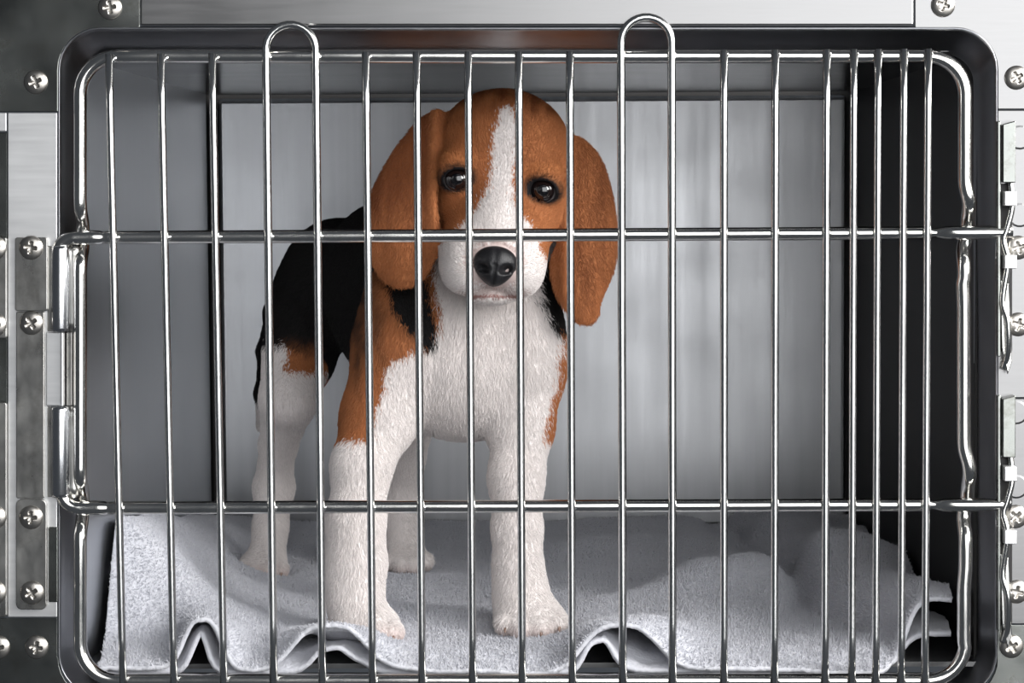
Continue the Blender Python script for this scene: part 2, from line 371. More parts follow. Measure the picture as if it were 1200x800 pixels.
# ------------------------------------------------------------------ towel
def sm(a, b, x):
    t = np.clip((x - a) / (b - a), 0, 1); return t * t * (3 - 2 * t)
def vnoise(x, y, seed=0, oct=3):
    """smooth value noise on arrays"""
    out = 0; amp = 1; r = np.random.default_rng(seed)
    T = r.random((64, 64))
    for o_ in range(oct):
        xi = np.floor(x).astype(int); yi = np.floor(y).astype(int); fx = x - xi; fy = y - yi
        fx = fx * fx * (3 - 2 * fx); fy = fy * fy * (3 - 2 * fy)
        a = T[xi % 64, yi % 64]; b = T[(xi + 1) % 64, yi % 64]; c = T[xi % 64, (yi + 1) % 64]; d = T[(xi + 1) % 64, (yi + 1) % 64]
        out = out + amp * ((a * (1 - fx) + b * fx) * (1 - fy) + (c * (1 - fx) + d * fx) * fy - 0.5); amp *= 0.5; x = x * 2.03 + 7; y = y * 2.03 + 3
    return out
def towel_h(X, Y, layer=0):
    h = 0.0075 + 0.008 * vnoise(X * 9 + 20, Y * 9 + 5, 3) * (1 - 0.8 * sm(.4, .65, Y)) + 0.0025 * vnoise(X * 25 + 20, Y * 25 + 5, 4)
    RI = []
    def ridge(xc, w, hh, L, slant=0.0, asym=0.0, wid=0.5, inn=(.18, .58, .8)):
        nonlocal h
        u = (X - (xc + slant * Y)) / (w * (1 + wid * Y / L)); f = np.exp(-np.clip(Y, 0, 9) / L)
        if layer == 0: h = h + hh * f * np.exp(-np.abs(u) ** 3.0 * 0.9)
        else: RI.append(hh * inn[2] * f * np.exp(-np.abs((u + inn[0] + 0.05 * np.sin(X * 260)) / inn[1]) ** 2.2))
    ridge(px2x(231), 0.0145, 0.040, 0.085, -0.05, wid=1.2, inn=(.12, .48, .88))
    ridge(px2x(378), 0.028, 0.036, 0.055, 0.05, wid=0.6, inn=(-.12, .62, .66))
    ridge(px2x(722), 0.028, 0.037, 0.085, 0.15, wid=1.2, inn=(.42, .46, .80))
    # broad crease lines across the middle and back
    h = h + 0.010 * np.exp(-((Y - 0.50 - 0.25 * X) / 0.05) ** 2) * sm(-0.15, 0.1, X)
    tt = Y - 0.25 - 0.5 * (X - 0.1); h = h + 0.021 * np.exp(-(tt / np.where(tt < 0, 0.075, 0.022)) ** 2) * sm(0.05, 0.13, X)
    h = h + 0.004 * sm(0.60, 0.68, Y) * sm(0.0, 0.05, X)
    # soft cheek on the left, riding up the side wall
    c = sm(0.055, 0.125, Y) * np.interp(Y, [0, .13, .20, .44, .64, .7], [.0, .080, .072, .044, .014, .008])
    h = h + c * np.exp(-((X - XL - 0.006) / 0.062) ** 2)
    # thick fold along the right wall
    xe = XR - 0.014 - 0.042 * sm(.05, .22, Y) - 0.03 * sm(.3, .7, Y)
    h = h + np.interp(Y, [0, .10, .2, .3, .6], [.040, .037, .031, .024, .012]) * np.exp(-np.abs((X - xe) / np.where(X < xe, 0.036, 0.046)) ** np.where(X < xe, 5.0, 2.5)) * (1 if layer == 0 else 0.7)
    h = h - 0.016 * np.exp(-((X - xe + 0.050) / 0.013) ** 2) * sm(.08, .16, Y)
    h = h + 0.009 * np.exp(-((Y - 0.17 - 0.6 * (X - 0.02)) / 0.03) ** 2) * sm(-0.02, 0.06, X) * sm(.22, .16, X)
    h = h + 0.007 * np.exp(-((Y - 0.22 + 0.35 * (X + 0.2)) / 0.035) ** 2) * sm(0.0, -0.1, X)
    # pressed down under the paws
    for (px, py, yy, rr) in ((432, 735, .085, .035), (622, 730, .112, .035), (308, 668, .36, .03), (476, 660, .392, .03)):
        w = W(px, py, yy); d = np.hypot(X - w[0], (Y - yy)); k_ = np.exp(-(d / rr) ** 4); h = h * (1 - k_) + 0.0065 * k_
    if layer: h = h * 0.55 - 0.001 + sum(RI)
    h = h - 0.009 * (1 - sm(0.008, 0.045, Y))
    return np.maximum(h, np.where(Y < 0.034, -0.0030 + 0.004 * sm(.015, .034, Y), 0.0042 if layer == 0 else 0.0022))
def towel_sheet(layer, step=0.0016):
    ya = 0.0
    nx = int((XR - XL) / step); ny = int(0.69 / step)
    u = np.linspace(0, 1, nx)[:, None] * np.ones((1, ny)); v = np.ones((nx, 1)) * np.linspace(0, 1, ny)[None, :]
    # outline of the sheet
    yfr = 0.009 + 0.002 * vnoise(u * 9, u * 0, 11) + (0.006 if layer else 0) + 0.035 * sm(0.90, 0.96, u)
    Y = yfr + v * (0.700 - yfr)
    xl = XL + 0.006 + (0.004 if layer else 0) + 0.006 * (1 - sm(0.02, 0.09, Y)) ; xr = XR - 0.004 - 0.010 * (1 - sm(0.03, 0.14, Y))
    X = xl + u * (xr - xl)
    Z = towel_h(X, Y, layer)
    # hem: slight swelling near the border
    e = np.minimum(v * (0.69), 9); Z = Z + 0.0012 * np.exp(-((e - 0.006) / 0.003) ** 2) * (0.6 + 0.8 * (np.sin(X * 900) > 0.2))
    Z = Z + (rng.random(Z.shape) - 0.5) * 0.0007 + 0.0005 * vnoise(X * 260 + 50, Y * 260 + 50, 8, 2)
    V = np.stack([X, Y, Z], -1).reshape(-1, 3)
    i = np.arange(nx - 1)[:, None] * ny + np.arange(ny - 1)[None, :]
    Q = np.stack([i, i + ny, i + ny + 1, i + 1], -1).reshape(-1, 4)
    return V, Q
V0, Q0 = towel_sheet(0); V1, Q1 = towel_sheet(1, 0.003)
V1[:, 2] = np.minimum(V1[:, 2], V1[:, 2])
me = fast_mesh(np.vstack([V0, V1]), np.vstack([Q0, Q1 + len(V0)]))
m, nt, b = mat('terry_cloth'); L = nt.links.new
tc = N(nt, 'ShaderNodeTexCoord'); n1 = N(nt, 'ShaderNodeTexNoise'); n1.inputs['Scale'].default_value = 420; n1.inputs['Detail'].default_value = 4; L(tc.outputs['Object'], n1.inputs[0])
n2 = N(nt, 'ShaderNodeTexNoise'); n2.inputs['Scale'].default_value = 22; n2.inputs['Detail'].default_value = 4; L(tc.outputs['Object'], n2.inputs[0])
cr_ = N(nt, 'ShaderNodeValToRGB'); cr_.color_ramp.elements[0].position = 0.25; cr_.color_ramp.elements[0].color = (0.60, 0.605, 0.65, 1); cr_.color_ramp.elements[1].position = 0.75; cr_.color_ramp.elements[1].color = (0.70, 0.705, 0.75, 1)
ad = N(nt, 'ShaderNodeMath', operation='MULTIPLY_ADD'); ad.inputs[1].default_value = 0.35; L(n2.outputs[0], ad.inputs[0])
mm = N(nt, 'ShaderNodeMath', operation='MULTIPLY'); mm.inputs[1].default_value = 0.65; L(n1.outputs[0], mm.inputs[0]); L(mm.outputs[0], ad.inputs[2]); L(ad.outputs[0], cr_.inputs[0]); L(cr_.outputs[0], b.inputs['Base Color'])
b.inputs['Roughness'].default_value = 0.95; b.inputs['Sheen Weight'].default_value = 0.3; b.inputs['Specular IOR Level'].default_value = 0.1
bp = N(nt, 'ShaderNodeBump'); bp.inputs['Strength'].default_value = 0.7; bp.inputs['Distance'].default_value = 0.0012; L(n1.outputs[0], bp.inputs['Height']); L(bp.outputs[0], b.inputs['Normal'])
tow = link('towel', me, m); tag(tow, 'light grey terry towel rumpled over the cage floor under the puppy', 'towel')
NP = 330000
zi = V0.reshape(-1, 3); qa = zi[Q0[:, 0]]; qn = np.cross(zi[Q0[:, 2]] - zi[Q0[:, 0]], zi[Q0[:, 3]] - zi[Q0[:, 1]]); wgt = np.linalg.norm(qn, axis=1); qn /= wgt[:, None]
fi = rng.choice(len(Q0), NP, p=wgt / wgt.sum()); p0 = zi[Q0[fi, 0]] + (zi[Q0[fi, 2]] - zi[Q0[fi, 0]]) * rng.random((NP, 1)) + (zi[Q0[fi, 3]] - zi[Q0[fi, 1]]) * (rng.random((NP, 1)) - .5) * .5
nn = qn[fi] * np.sign(qn[fi][:, 2:3] + 1e-9); dv = nn * rng.uniform(.5, 1.1, (NP, 1)) + rng.normal(0, .6, (NP, 3)); dv *= 0.0012
pile = bpy.data.hair_curves.new('pile'); pile.add_curves([3] * NP)
pile.attributes['position'].data.foreach_set('vector', np.stack([p0 - nn * .0005, p0 + dv * .7 + nn * .0003, p0 + dv], 1).reshape(-1).astype(np.float32))
ra = pile.attributes.get('radius') or pile.attributes.new('radius', 'FLOAT', 'POINT'); ra.data.foreach_set('value', np.tile(np.array([.00026, .00024, .00012], np.float32), NP))
pile.materials.append(m); po = bpy.data.objects.new('pile', pile); COL.objects.link(po); po.parent = tow; tag(po, kind='stuff')
sd = tow.modifiers.new('thickness', 'SOLIDIFY'); sd.thickness = 0.0032; sd.offset = -1

# ------------------------------------------------------------------ the puppy
G = 0.0018
lo = np.array([W(268, 400, .40)[0] - 0.01, 0.035, 0.0]); hi = np.array([W(735, 400, .1)[0] + 0.012, 0.50, 0.435])
dims = np.ceil((hi - lo) / G).astype(int)
gx, gy, gz = (lo[i] + np.arange(dims[i]) * G for i in range(3))
FLD = np.full(dims, 0.03, np.float32); GRP = np.zeros(dims, np.int8)
def sub(c0, c1):
    a = np.clip(np.floor((c0 - lo) / G).astype(int), 0, dims); b_ = np.clip(np.ceil((c1 - lo) / G).astype(int) + 1, 0, dims)
    sl = tuple(slice(a[i], b_[i]) for i in range(3))
    return sl, gx[sl[0]][:, None, None].astype(np.float32), gy[sl[1]][None, :, None].astype(np.float32), gz[sl[2]][None, None, :].astype(np.float32)
def merge(sl, d, k, g):
    cur = FLD[sl]
    if cur.size == 0: return
    gs = GRP[sl]; gs[d < cur] = g
    h = np.maximum(k - np.abs(cur - d), 0) / k
    FLD[sl] = np.minimum(cur, d) - h * h * k * 0.25
def carve(sl, d, k):
    cur = FLD[sl]; h = np.maximum(k - np.abs(cur + d), 0) / k
    FLD[sl] = np.maximum(cur, -d) + h * h * k * 0.25
def ell_d(c, r, rot, margin):
    rm = max(r) + margin; c = np.array(c)
    sl, x, y, z = sub(c - rm, c + rm); x = x - c[0]; y = y - c[1]; z = z - c[2]
    if rot is not None:
        A = np.array(Euler([math.radians(a) for a in rot], 'XYZ').to_matrix()).T
        x, y, z = A[0, 0] * x + A[0, 1] * y + A[0, 2] * z, A[1, 0] * x + A[1, 1] * y + A[1, 2] * z, A[2, 0] * x + A[2, 1] * y + A[2, 2] * z
    k0 = np.sqrt((x / r[0]) ** 2 + (y / r[1]) ** 2 + (z / r[2]) ** 2) + 1e-6
    k1 = np.sqrt((x / r[0] ** 2) ** 2 + (y / r[1] ** 2) ** 2 + (z / r[2] ** 2) ** 2) + 1e-6
    return sl, (k0 * (k0 - 1) / k1).astype(np.float32)
def ell(px, py, Y, rx, ry, rz, g, k=12, rot=None):
    sl, d = ell_d(W(px, py, Y), (rx / 1000, ry / 1000, rz / 1000), rot, 0.025); merge(sl, d, k / 1000, g)
def cone(a, b_, ra, rb, g, k=10):
    """tapered capsule, a / b_ = (px, py, Y), radii in mm"""
    A, B = W(*a), W(*b_); ra, rb = ra / 1000, rb / 1000; mg = max(ra, rb) + 0.025
    sl, x, y, z = sub(np.minimum(A, B) - mg, np.maximum(A, B) + mg); ba = B - A
    t = np.clip(((x - A[0]) * ba[0] + (y - A[1]) * ba[1] + (z - A[2]) * ba[2]) / (ba @ ba), 0, 1)
    d = np.sqrt((x - A[0] - t * ba[0]) ** 2 + (y - A[1] - t * ba[1]) ** 2 + (z - A[2] - t * ba[2]) ** 2) - (ra + (rb - ra) * t)
    merge(sl, d.astype(np.float32), k / 1000, g)
def chain(pts, g, k=8):
    for p, q in zip(pts[:-1], pts[1:]): cone(p[:3], q[:3], p[3], q[3], g, k)
TRUNK, HEAD, EAR, FLEG, HLEG, TAIL, CHEST = 0, 1, 2, 3, 4, 5, 6
# trunk
ell(500, 322, .230, 56, 72, 60, TRUNK, 20)
ell(455, 328, .295, 54, 82, 64, TRUNK, 20)
ell(468, 375, .275, 48, 85, 56, TRUNK, 20)
ell(400, 332, .365, 52, 58, 55, TRUNK, 20)
ell(356, 385, .375, 31, 42, 58, TRUNK, 14)
ell(462, 392, .385, 33, 42, 55, TRUNK, 14)
# chest and neck
ell(545, 430, .175, 66, 60, 57, CHEST, 18)
cone((590, 245, .190), (550, 375, .185), 46, 56, CHEST, 16)
ell(472, 402, .165, 36, 45, 60, CHEST, 18)
ell(618, 405, .170, 29, 42, 55, CHEST, 18)
# hind legs
chain([(347, 415, .365, 29), (338, 468, .340, 23), (326, 522, .378, 15), (323, 545, .39, 13.5), (321, 570, .398, 16.5), (317, 618, .380, 13.5), (313, 652, .366, 15)], HLEG, 8)
ell(307, 662, .358, 20, 26, 12, HLEG, 8)
for px, py, Y in ((288, 667, .344), (300, 671, .336), (315, 671, .336), (328, 667, .345)): ell(px, py, Y, 7.5, 11, 7.5, HLEG, 3)
chain([(478, 430, .385, 30), (480, 478, .360, 25), (472, 535, .395, 18), (470, 575, .412, 17.5), (470, 620, .402, 16), (472, 645, .395, 16)], HLEG, 8)
ell(475, 654, .388, 20, 25, 12, HLEG, 8)
for px, py, Y in ((457, 659, .372), (470, 662, .365), (485, 662, .365), (498, 658, .374)): ell(px, py, Y, 7.5, 11, 7.5, HLEG, 3)
# front legs
chain([(468, 420, .150, 36), (445, 488, .140, 27.5), (424, 545, .118, 20.5), (417, 610, .104, 19.5), (417, 660, .098, 20.5), (416, 700, .092, 18.5), (420, 722, .086, 19)], FLEG, 12)
ell(428, 731, .084, 25, 25, 15, FLEG, 8)
for px, py, Y in ((404, 739, .072), (422, 743, .064), (442, 744, .063), (459, 741, .070)): ell(px, py, Y, 8.6, 13, 8.6, FLEG, 3)
chain([(617, 430, .160, 27), (611, 500, .150, 22.5), (605, 560, .135, 18.8), (606, 620, .126, 16.5), (607, 665, .120, 16.5), (611, 700, .116, 18.5), (616, 716, .112, 20)], FLEG, 12)
ell(622, 724, .110, 26, 25, 15, FLEG, 8)
for px, py, Y in ((594, 731, .098), (612, 736, .090), (633, 736, .090), (652, 730, .099)): ell(px, py, Y, 9, 13, 8.8, FLEG, 3)
# tail
chain([(345, 325, .420, 11), (322, 365, .430, 8), (311, 410, .432, 6), (307, 460, .430, 5), (306, 500, .428, 4)], TAIL, 8)
# head
ROLL = 5
ell(590, 174, .165, 51, 56, 45.5, HEAD, 10, (0, ROLL, 0))
ell(556, 266, .128, 20, 26, 22, HEAD, 14); ell(612, 272, .128, 20, 26, 22, HEAD, 14)
ell(550, 288, .110, 21, 28, 20, HEAD, 12); ell(608, 292, .110, 21, 28, 20, HEAD, 12)
ell(548, 236, .150, 24, 30, 28, HEAD, 14); ell(629, 244, .150, 24, 30, 28, HEAD, 14)
ell(541, 190, .126, 17, 16, 13, HEAD, 10, (0, -8, 0)); ell(634, 201, .126, 17, 16, 13, HEAD, 10, (0, 18, 0))
cone((587, 225, .128), (581, 292, .090), 21, 16, HEAD, 14)
ell(547, 314, .097, 20, 28, 20, HEAD, 12, (0, 12, 0)); ell(606, 318, .097, 20, 28, 20, HEAD, 12, (0, -8, 0))
ell(580, 304, .086, 19, 19, 19, HEAD, 8)
ell(577, 346, .099, 19, 20, 7.5, HEAD, 3)
EYES = [(536, 209, .1235), (636, 222, .1235)]
for ex, ey, eY in EYES:
    ell(ex, ey, eY, 14.0, 13.5, 13.0, HEAD, 6)
# ears: outline in the plane of the flap, bent in depth, with thickness
def ear(outline, ysurf, th):
    P = catmull(outline, 6, True); x0_, y0_ = P.min(0) - 12; x1_, y1_ = P.max(0) + 12
    A = W(x0_, y1_, .11); B = W(x1_, y0_, .17)
    sl, x, y, z = sub(np.array([min(A[0], B[0]) - .01, .09, A[2] - .01]), np.array([max(A[0], B[0]) + .01, .205, B[2] + .02]))
    X, Y, Z = np.broadcast_arrays(x, y, z); px, py = proj(np.stack([X, Y, Z], -1).astype(float))
    d2 = np.full(px.shape, 1e9); ins = np.zeros(px.shape, bool)
    for i in range(len(P)):
        a, b_ = P[i], P[(i + 1) % len(P)]; e = b_ - a; wx, wy = px - a[0], py - a[1]
        t = np.clip((wx * e[0] + wy * e[1]) / (e @ e), 0, 1); d2 = np.minimum(d2, (wx - t * e[0]) ** 2 + (wy - t * e[1]) ** 2)
        c = (a[1] > py) != (b_[1] > py)
        with np.errstate(all='ignore'): ins ^= c & (px < (b_[0] - a[0]) * (py - a[1]) / (b_[1] - a[1] + 1e-12) + a[0])
    sd_ = np.sqrt(d2) * np.where(ins, -1, 1) * 0.00064
    th_ = th * np.clip(0.35 + (-sd_) / 0.012, 0.35, 1.0)
    dy = np.abs(Y - ysurf(px, py)) * 0.9 - th_
    rr = 0.002
    qx, qy = sd_ + rr, dy + rr
    d = np.minimum(np.maximum(qx, qy), 0) + np.sqrt(np.maximum(qx, 0) ** 2 + np.maximum(qy, 0) ** 2) - rr
    merge(sl, d.astype(np.float32), 0.007, EAR)
LE = [(507, 128), (488, 142), (466, 168), (445, 202), (431, 235), (426, 268), (432, 300), (444, 325), (464, 338), (487, 335), (504, 318), (513, 292), (515, 262), (512, 230), (513, 195), (521, 165), (524, 140), (518, 128)]
RE = [(670, 157), (686, 163), (703, 182), (714, 208), (722, 245), (725, 285), (720, 318), (711, 340), (705, 354), (702, 372), (690, 382), (674, 378), (660, 362), (650, 344), (644, 320), (646, 300), (655, 280), (660, 255), (663, 225), (660, 195), (656, 172), (660, 160)]
def ysl(px, py): return np.interp(py, [120, 150, 200, 260, 340], [.158, .152, .138, .122, .112]) + ((505 - px) / 90) ** 2 * 0.020 + 0.003 * np.sin((px - 430) / 9.0) * sm(230, 330, py) - 0.006 * np.exp(-((px - 510) / 7) ** 2)
def ysr(px, py): return np.interp(py, [150, 180, 230, 300, 380], [.165, .156, .144, .130, .120]) + ((px - 665) / 60) ** 2 * 0.016 + 0.002 * np.sin((px - 645) / 8.0) * sm(260, 370, py) - 0.005 * np.exp(-((px - 663) / 7) ** 2)
ear(LE, ysl, 0.0042); ear(RE, ysr, 0.0042)
# openings for the eyes, mouth line, furrow under the nose
for (ex, ey, eY), ang in zip(EYES, (-6, 14)):
    c = W(ex, ey + 1, eY); sl, d = ell_d(c, (0.0118, 0.0118, 0.0118), None, 0.01); carve(sl, d, 0.001)
    c = W(ex, ey + 1.5, eY - 0.014); sl, d = ell_d(c, (0.0098, 0.016, 0.0072), (0, ang, 0), 0.012); carve(sl, d, 0.002)
def groove(pts, r):
    for p, q in zip(pts[:-1], pts[1:]):
        A, B = W(*p), W(*q); sl, x, y, z = sub(np.minimum(A, B) - .01, np.maximum(A, B) + .01); ba = B - A
        t = np.clip(((x - A[0]) * ba[0] + (y - A[1]) * ba[1] + (z - A[2]) * ba[2]) / (ba @ ba), 0, 1)
        d = np.sqrt((x - A[0] - t * ba[0]) ** 2 + (y - A[1] - t * ba[1]) ** 2 + (z - A[2] - t * ba[2]) ** 2) - r
        carve(sl, d.astype(np.float32), 0.002)
groove([(579, 328, .0665), (576, 345, .072)], 0.0022)
groove([(538, 346, .084), (556, 347, .076), (576, 346, .072), (596, 349, .076), (614, 350, .084)], 0.0024)

# surface nets
def surface_nets(Fd):
    s = Fd < 0; nx, ny, nz = Fd.shape
    c = np.zeros((nx - 1, ny - 1, nz - 1), np.int8)
    for dx in (0, 1):
        for dy in (0, 1):
            for dz in (0, 1): c += s[dx:nx - 1 + dx, dy:ny - 1 + dy, dz:nz - 1 + dz]
    act = (c > 0) & (c < 8); idx = np.argwhere(act); ids = np.full(act.shape, -1, np.int32); ids[act] = np.arange(len(idx))
    acc = np.zeros((len(idx), 3)); cnt = np.zeros(len(idx))
    I, J, Kk = idx.T
    cor = [(a, b_, d) for a in (0, 1) for b_ in (0, 1) for d in (0, 1)]
    for p in cor:
        for ax in range(3):
            if p[ax] == 1: continue
            q = list(p); q[ax] = 1
            fa = Fd[I + p[0], J + p[1], Kk + p[2]]; fb = Fd[I + q[0], J + q[1], Kk + q[2]]
            m_ = (fa < 0) != (fb < 0); t = np.where(m_, fa / (fa - fb + 1e-12), 0)
            pos = np.tile(np.array(p, float), (len(idx), 1)); pos[:, ax] += t
            acc += pos * m_[:, None]; cnt += m_
    V = idx + acc / cnt[:, None]
    Q = []
    for ax in range(3):
        a1, a2 = (ax + 1) % 3, (ax + 2) % 3
        sl0 = [slice(None)] * 3; sl1 = [slice(None)] * 3; sl0[ax] = slice(0, -1); sl1[ax] = slice(1, None)
        s0, s1 = s[tuple(sl0)], s[tuple(sl1)]; e = np.argwhere(s0 != s1)
        e = e[(e[:, a1] > 0) & (e[:, a2] > 0) & (e[:, a1] < Fd.shape[a1] - 1) & (e[:, a2] < Fd.shape[a2] - 1)]
        flip = s0[tuple(e.T)]
        def g(o1, o2):
            q = e.copy(); q[:, a1] -= o1; q[:, a2] -= o2; return ids[tuple(q.T)]
        q = np.stack([g(1, 1), g(0, 1), g(0, 0), g(1, 0)], -1); q[~flip] = q[~flip][:, ::-1]; Q.append(q)
    return V, np.vstack(Q), idx
V, Q, idx = surface_nets(FLD)
grp = GRP[idx[:, 0], idx[:, 1], idx[:, 2]]
V = lo + V * G
# light smoothing
for _ in range(3):
    a = np.zeros_like(V); c = np.zeros(len(V))
    for k_ in range(4):
        i, j = Q[:, k_], Q[:, (k_ + 1) % 4]
        for ax in range(3): a[:, ax] += np.bincount(i, V[j, ax], len(V)) + np.bincount(j, V[i, ax], len(V))
        c += np.bincount(i, minlength=len(V)) + np.bincount(j, minlength=len(V))
    V = 0.5 * V + 0.5 * a / np.maximum(c, 1)[:, None]
fn = np.cross(V[Q[:, 2]] - V[Q[:, 0]], V[Q[:, 3]] - V[Q[:, 1]])
NR_ = np.stack([sum(np.bincount(Q[:, k_], fn[:, ax], len(V)) for k_ in range(4)) for ax in range(3)], -1); NR_ /= np.linalg.norm(NR_, axis=1)[:, None] + 1e-12

# coat colours by region
BLACK = np.array([.010, .009, .009]); TAN = np.array([.46, .172, .066]); WHITE = np.array([.84, .79, .77]); DTAN = np.array([.20, .062, .022]); PINK = np.array([.55, .30, .25])
LTAN = np.array([.52, .20, .07])
def inpoly(px, py, P):
    P = np.array(P, float); ins = np.zeros(px.shape, bool)
    for i in range(len(P)):
        a, b_ = P[i], P[(i + 1) % len(P)]; c = (a[1] > py) != (b_[1] > py)
        with np.errstate(all='ignore'): ins ^= c & (px < (b_[0] - a[0]) * (py - a[1]) / (b_[1] - a[1] + 1e-12) + a[0])
    return ins
def coat(P, Nn, g, jit=3.0):
    px, py = proj(P); n = len(P)
    jx = px + rng.normal(0, jit, n) + 5 * vnoise(P[:, 0] * 120 + 90, P[:, 2] * 120 + P[:, 1] * 60 + 90, 21); jy = py + rng.normal(0, jit, n) + 5 * vnoise(P[:, 0] * 120 + 70, P[:, 2] * 120 + P[:, 1] * 60 + 40, 22)
    C = np.tile(BLACK, (n, 1))
    mix = lambda a, b_, t: a[None] * (1 - t[:, None]) + b_[None] * t[:, None]
    # trunk
    m_ = (g == TRUNK)
    u = m_ & (Nn[:, 2] < -0.45) & (jy > 425); C[u] = PINK * 1.2
    u = m_ & (jy > 395) & (jx < 375); C[u] = mix(BLACK, TAN, sm(392, 425, jy[u]) * sm(322, 340, jx[u]) * 0.8)
    u = m_ & inpoly(jx, jy, [(316, 428), (324, 405), (332, 400), (338, 428), (352, 434), (375, 430), (375, 470), (300, 470)]); C[u] = WHITE
    # hind legs
    m_ = g == HLEG; C[m_] = WHITE
    u = m_ & (jy < 436) & (jx > 336) & (jx < 400); C[u] = TAN * 0.9
    u = m_ & (jy < 404) & (jx < 400); C[u] = BLACK
    u = m_ & (jy > 655); C[u] = mix(WHITE, PINK, 0.35 * sm(655, 680, py[u]))
    # tail
    m_ = g == TAIL; C[m_] = np.where((jy[m_] > 470)[:, None], WHITE[None], BLACK[None])
    # chest, shoulders, front legs
    m_ = (g == CHEST) | (g == FLEG); C[m_] = WHITE
    tanL = inpoly(jx, jy, [(380, 240), (508, 240), (512, 345), (517, 372), (508, 405), (488, 412), (466, 422), (452, 432), (450, 458), (443, 478), (438, 498), (434, 516), (390, 518), (380, 400)])
    u = m_ & tanL; t = np.clip(sm(462, 415, px[u]) * sm(470, 370, py[u]) * 0.95 + 0.45 * vnoise(P[u, 0] * 200 + 30, P[u, 2] * 80 + 30, 5), 0, 1); C[u] = mix(TAN * 0.92, BLACK, t)
    u = m_ & inpoly(jx, jy, [(452, 300), (505, 328), (503, 350), (510, 384), (511, 404), (499, 410), (488, 395), (470, 378), (458, 350)]); C[u] = BLACK
    u = m_ & inpoly(jx, jy, [(630, 300), (700, 300), (680, 380), (656, 396), (645, 378), (634, 352)]); C[u] = BLACK
    u = m_ & inpoly(jx, jy, [(660, 384), (690, 384), (680, 460), (655, 520), (639, 516), (640, 488), (652, 450)]); C[u] = TAN
    bk = m_ & (Nn[:, 1] > 0.35) & (jy < 500); C[bk] = mix(BLACK, TAN, sm(380, 470, jy[bk]))
    u = m_ & (jy > 722) & (Nn[:, 1] < 0.5); C[u] = mix(WHITE, PINK, 0.45 * sm(725, 756, py[u]))
    u = m_ & (jy > 480) & (jy < 560) & (Nn[:, 2] < 0.2); C[u] = C[u] * 0.97
    # head
    m_ = g == HEAD; C[m_] = TAN
    u = m_ & (py < 165); C[u] = mix(TAN, DTAN, np.clip(0.75 * sm(165, 110, py[u]) * (0.6 + 1.6 * vnoise(P[u, 0] * 140 + 30, P[u, 2] * 90 + 30, 15)), 0, 1))
    for ex, ey, _ in EYES:
        u = m_ & (np.hypot((px - ex) / 24, (py - ey + 22) / 10) < 1); C[u] = C[u] * 0.5 + LTAN * 0.5
    hw = np.interp(py, [122, 128, 150, 175, 200, 230, 245, 262, 280, 300], [0, 7, 13, 14, 13, 17, 25, 38, 52, 90]); cx_ = np.interp(py, [125, 200, 250, 300], [596, 588, 582, 578])
    u = m_ & (np.abs(jx - cx_) < hw) & (jy > 126) & (Nn[:, 1] < 0.5); C[u] = WHITE
    u = m_ & (py > 296) & (P[:, 1] < 0.135); C[u] = WHITE
    u = m_ & inpoly(jx, jy, [(626, 262), (660, 262), (652, 296), (641, 312), (634, 298)]); C[u] = TAN
    u = m_ & (np.hypot((jx - 580) / 34, (jy - 310) / 27) < 1) & (P[:, 1] < .09); C[u] = C[u] * 0.45 + PINK * 0.4 + .05
    u = m_ & (np.hypot((jx - 579) / 42, (jy - 343) / 6) < 1) & (P[:, 1] < .10); C[u] = C[u] * 0.55 + PINK * 0.25
    u = m_ & (np.abs(px - 577) < 30) & (np.abs(py - 347) < 1.8) & (P[:, 1] < .10); C[u] = (.34, .19, .17)
    for (ex, ey, _), ang in zip(EYES, (-6, 14)):
        a = math.radians(ang); dx, dz = px - ex, (py - ey - 1); uu = dx * math.cos(a) + dz * math.sin(a); vv = -dx * math.sin(a) + dz * math.cos(a)
        q = np.hypot(uu / 21, vv / 15); u = m_ & (q < 1.25) & (P[:, 1] < .14); C[u] = mix(np.array([.012, .010, .010]), TAN, np.clip((q[u] - 0.9) * 2.6, 0, 0.75)); u = m_ & (q < .95) & (P[:, 1] < .14); C[u] = (.009, .008, .009)
        q2 = q >= 1.25
    # ears
    m_ = g == EAR; C[m_] = TAN * 0.86
    u = m_ & (px < 560); C[u] = mix(DTAN, TAN, np.clip(sm(215, 300, py[u]) + 0.9 * sm(498, 508, px[u]) + 0.6 * vnoise(P[u, 0] * 110 + 30, P[u, 2] * 20 + 30, 16), 0, 1))
    u = m_ & (px > 560); C[u] = mix(DTAN, TAN, np.clip(0.55 + 0.9 * vnoise(P[u, 0] * 110 + 30, P[u, 2] * 20 + 30, 17) + 0.5 * sm(300, 370, py[u]), 0, 1))
    return C
Cc = coat(V, NR_, grp, 1.5)
me = fast_mesh(V, Q)
ca = me.color_attributes.new('coat', 'FLOAT_COLOR', 'POINT'); ca.data.foreach_set('color', np.hstack([Cc, np.ones((len(V), 1))]).astype(np.float32).ravel())
m, nt, b = mat('short_coat'); L = nt.links.new
at = N(nt, 'ShaderNodeAttribute', attribute_name='coat'); L(at.outputs['Color'], b.inputs['Base Color'])
b.inputs['Roughness'].default_value = 0.75; b.inputs['Specular IOR Level'].default_value = 0.2
tc = N(nt, 'ShaderNodeTexCoord'); n1 = N(nt, 'ShaderNodeTexNoise'); n1.inputs['Scale'].default_value = 500; L(tc.outputs['Object'], n1.inputs[0])
bp = N(nt, 'ShaderNodeBump'); bp.inputs['Strength'].default_value = 0.25; bp.inputs['Distance'].default_value = 0.0006; L(n1.outputs[0], bp.inputs['Height']); L(bp.outputs[0], b.inputs['Normal'])
dog = empty('puppy', tuple(W(500, 700, .2) * np.array([1, 1, 0]) + np.array([0, 0, 0.008])))
tag(dog, 'tricolour beagle puppy standing on the grey towel and looking out through the bars', 'dog')
body = link('body', me, m, dog)

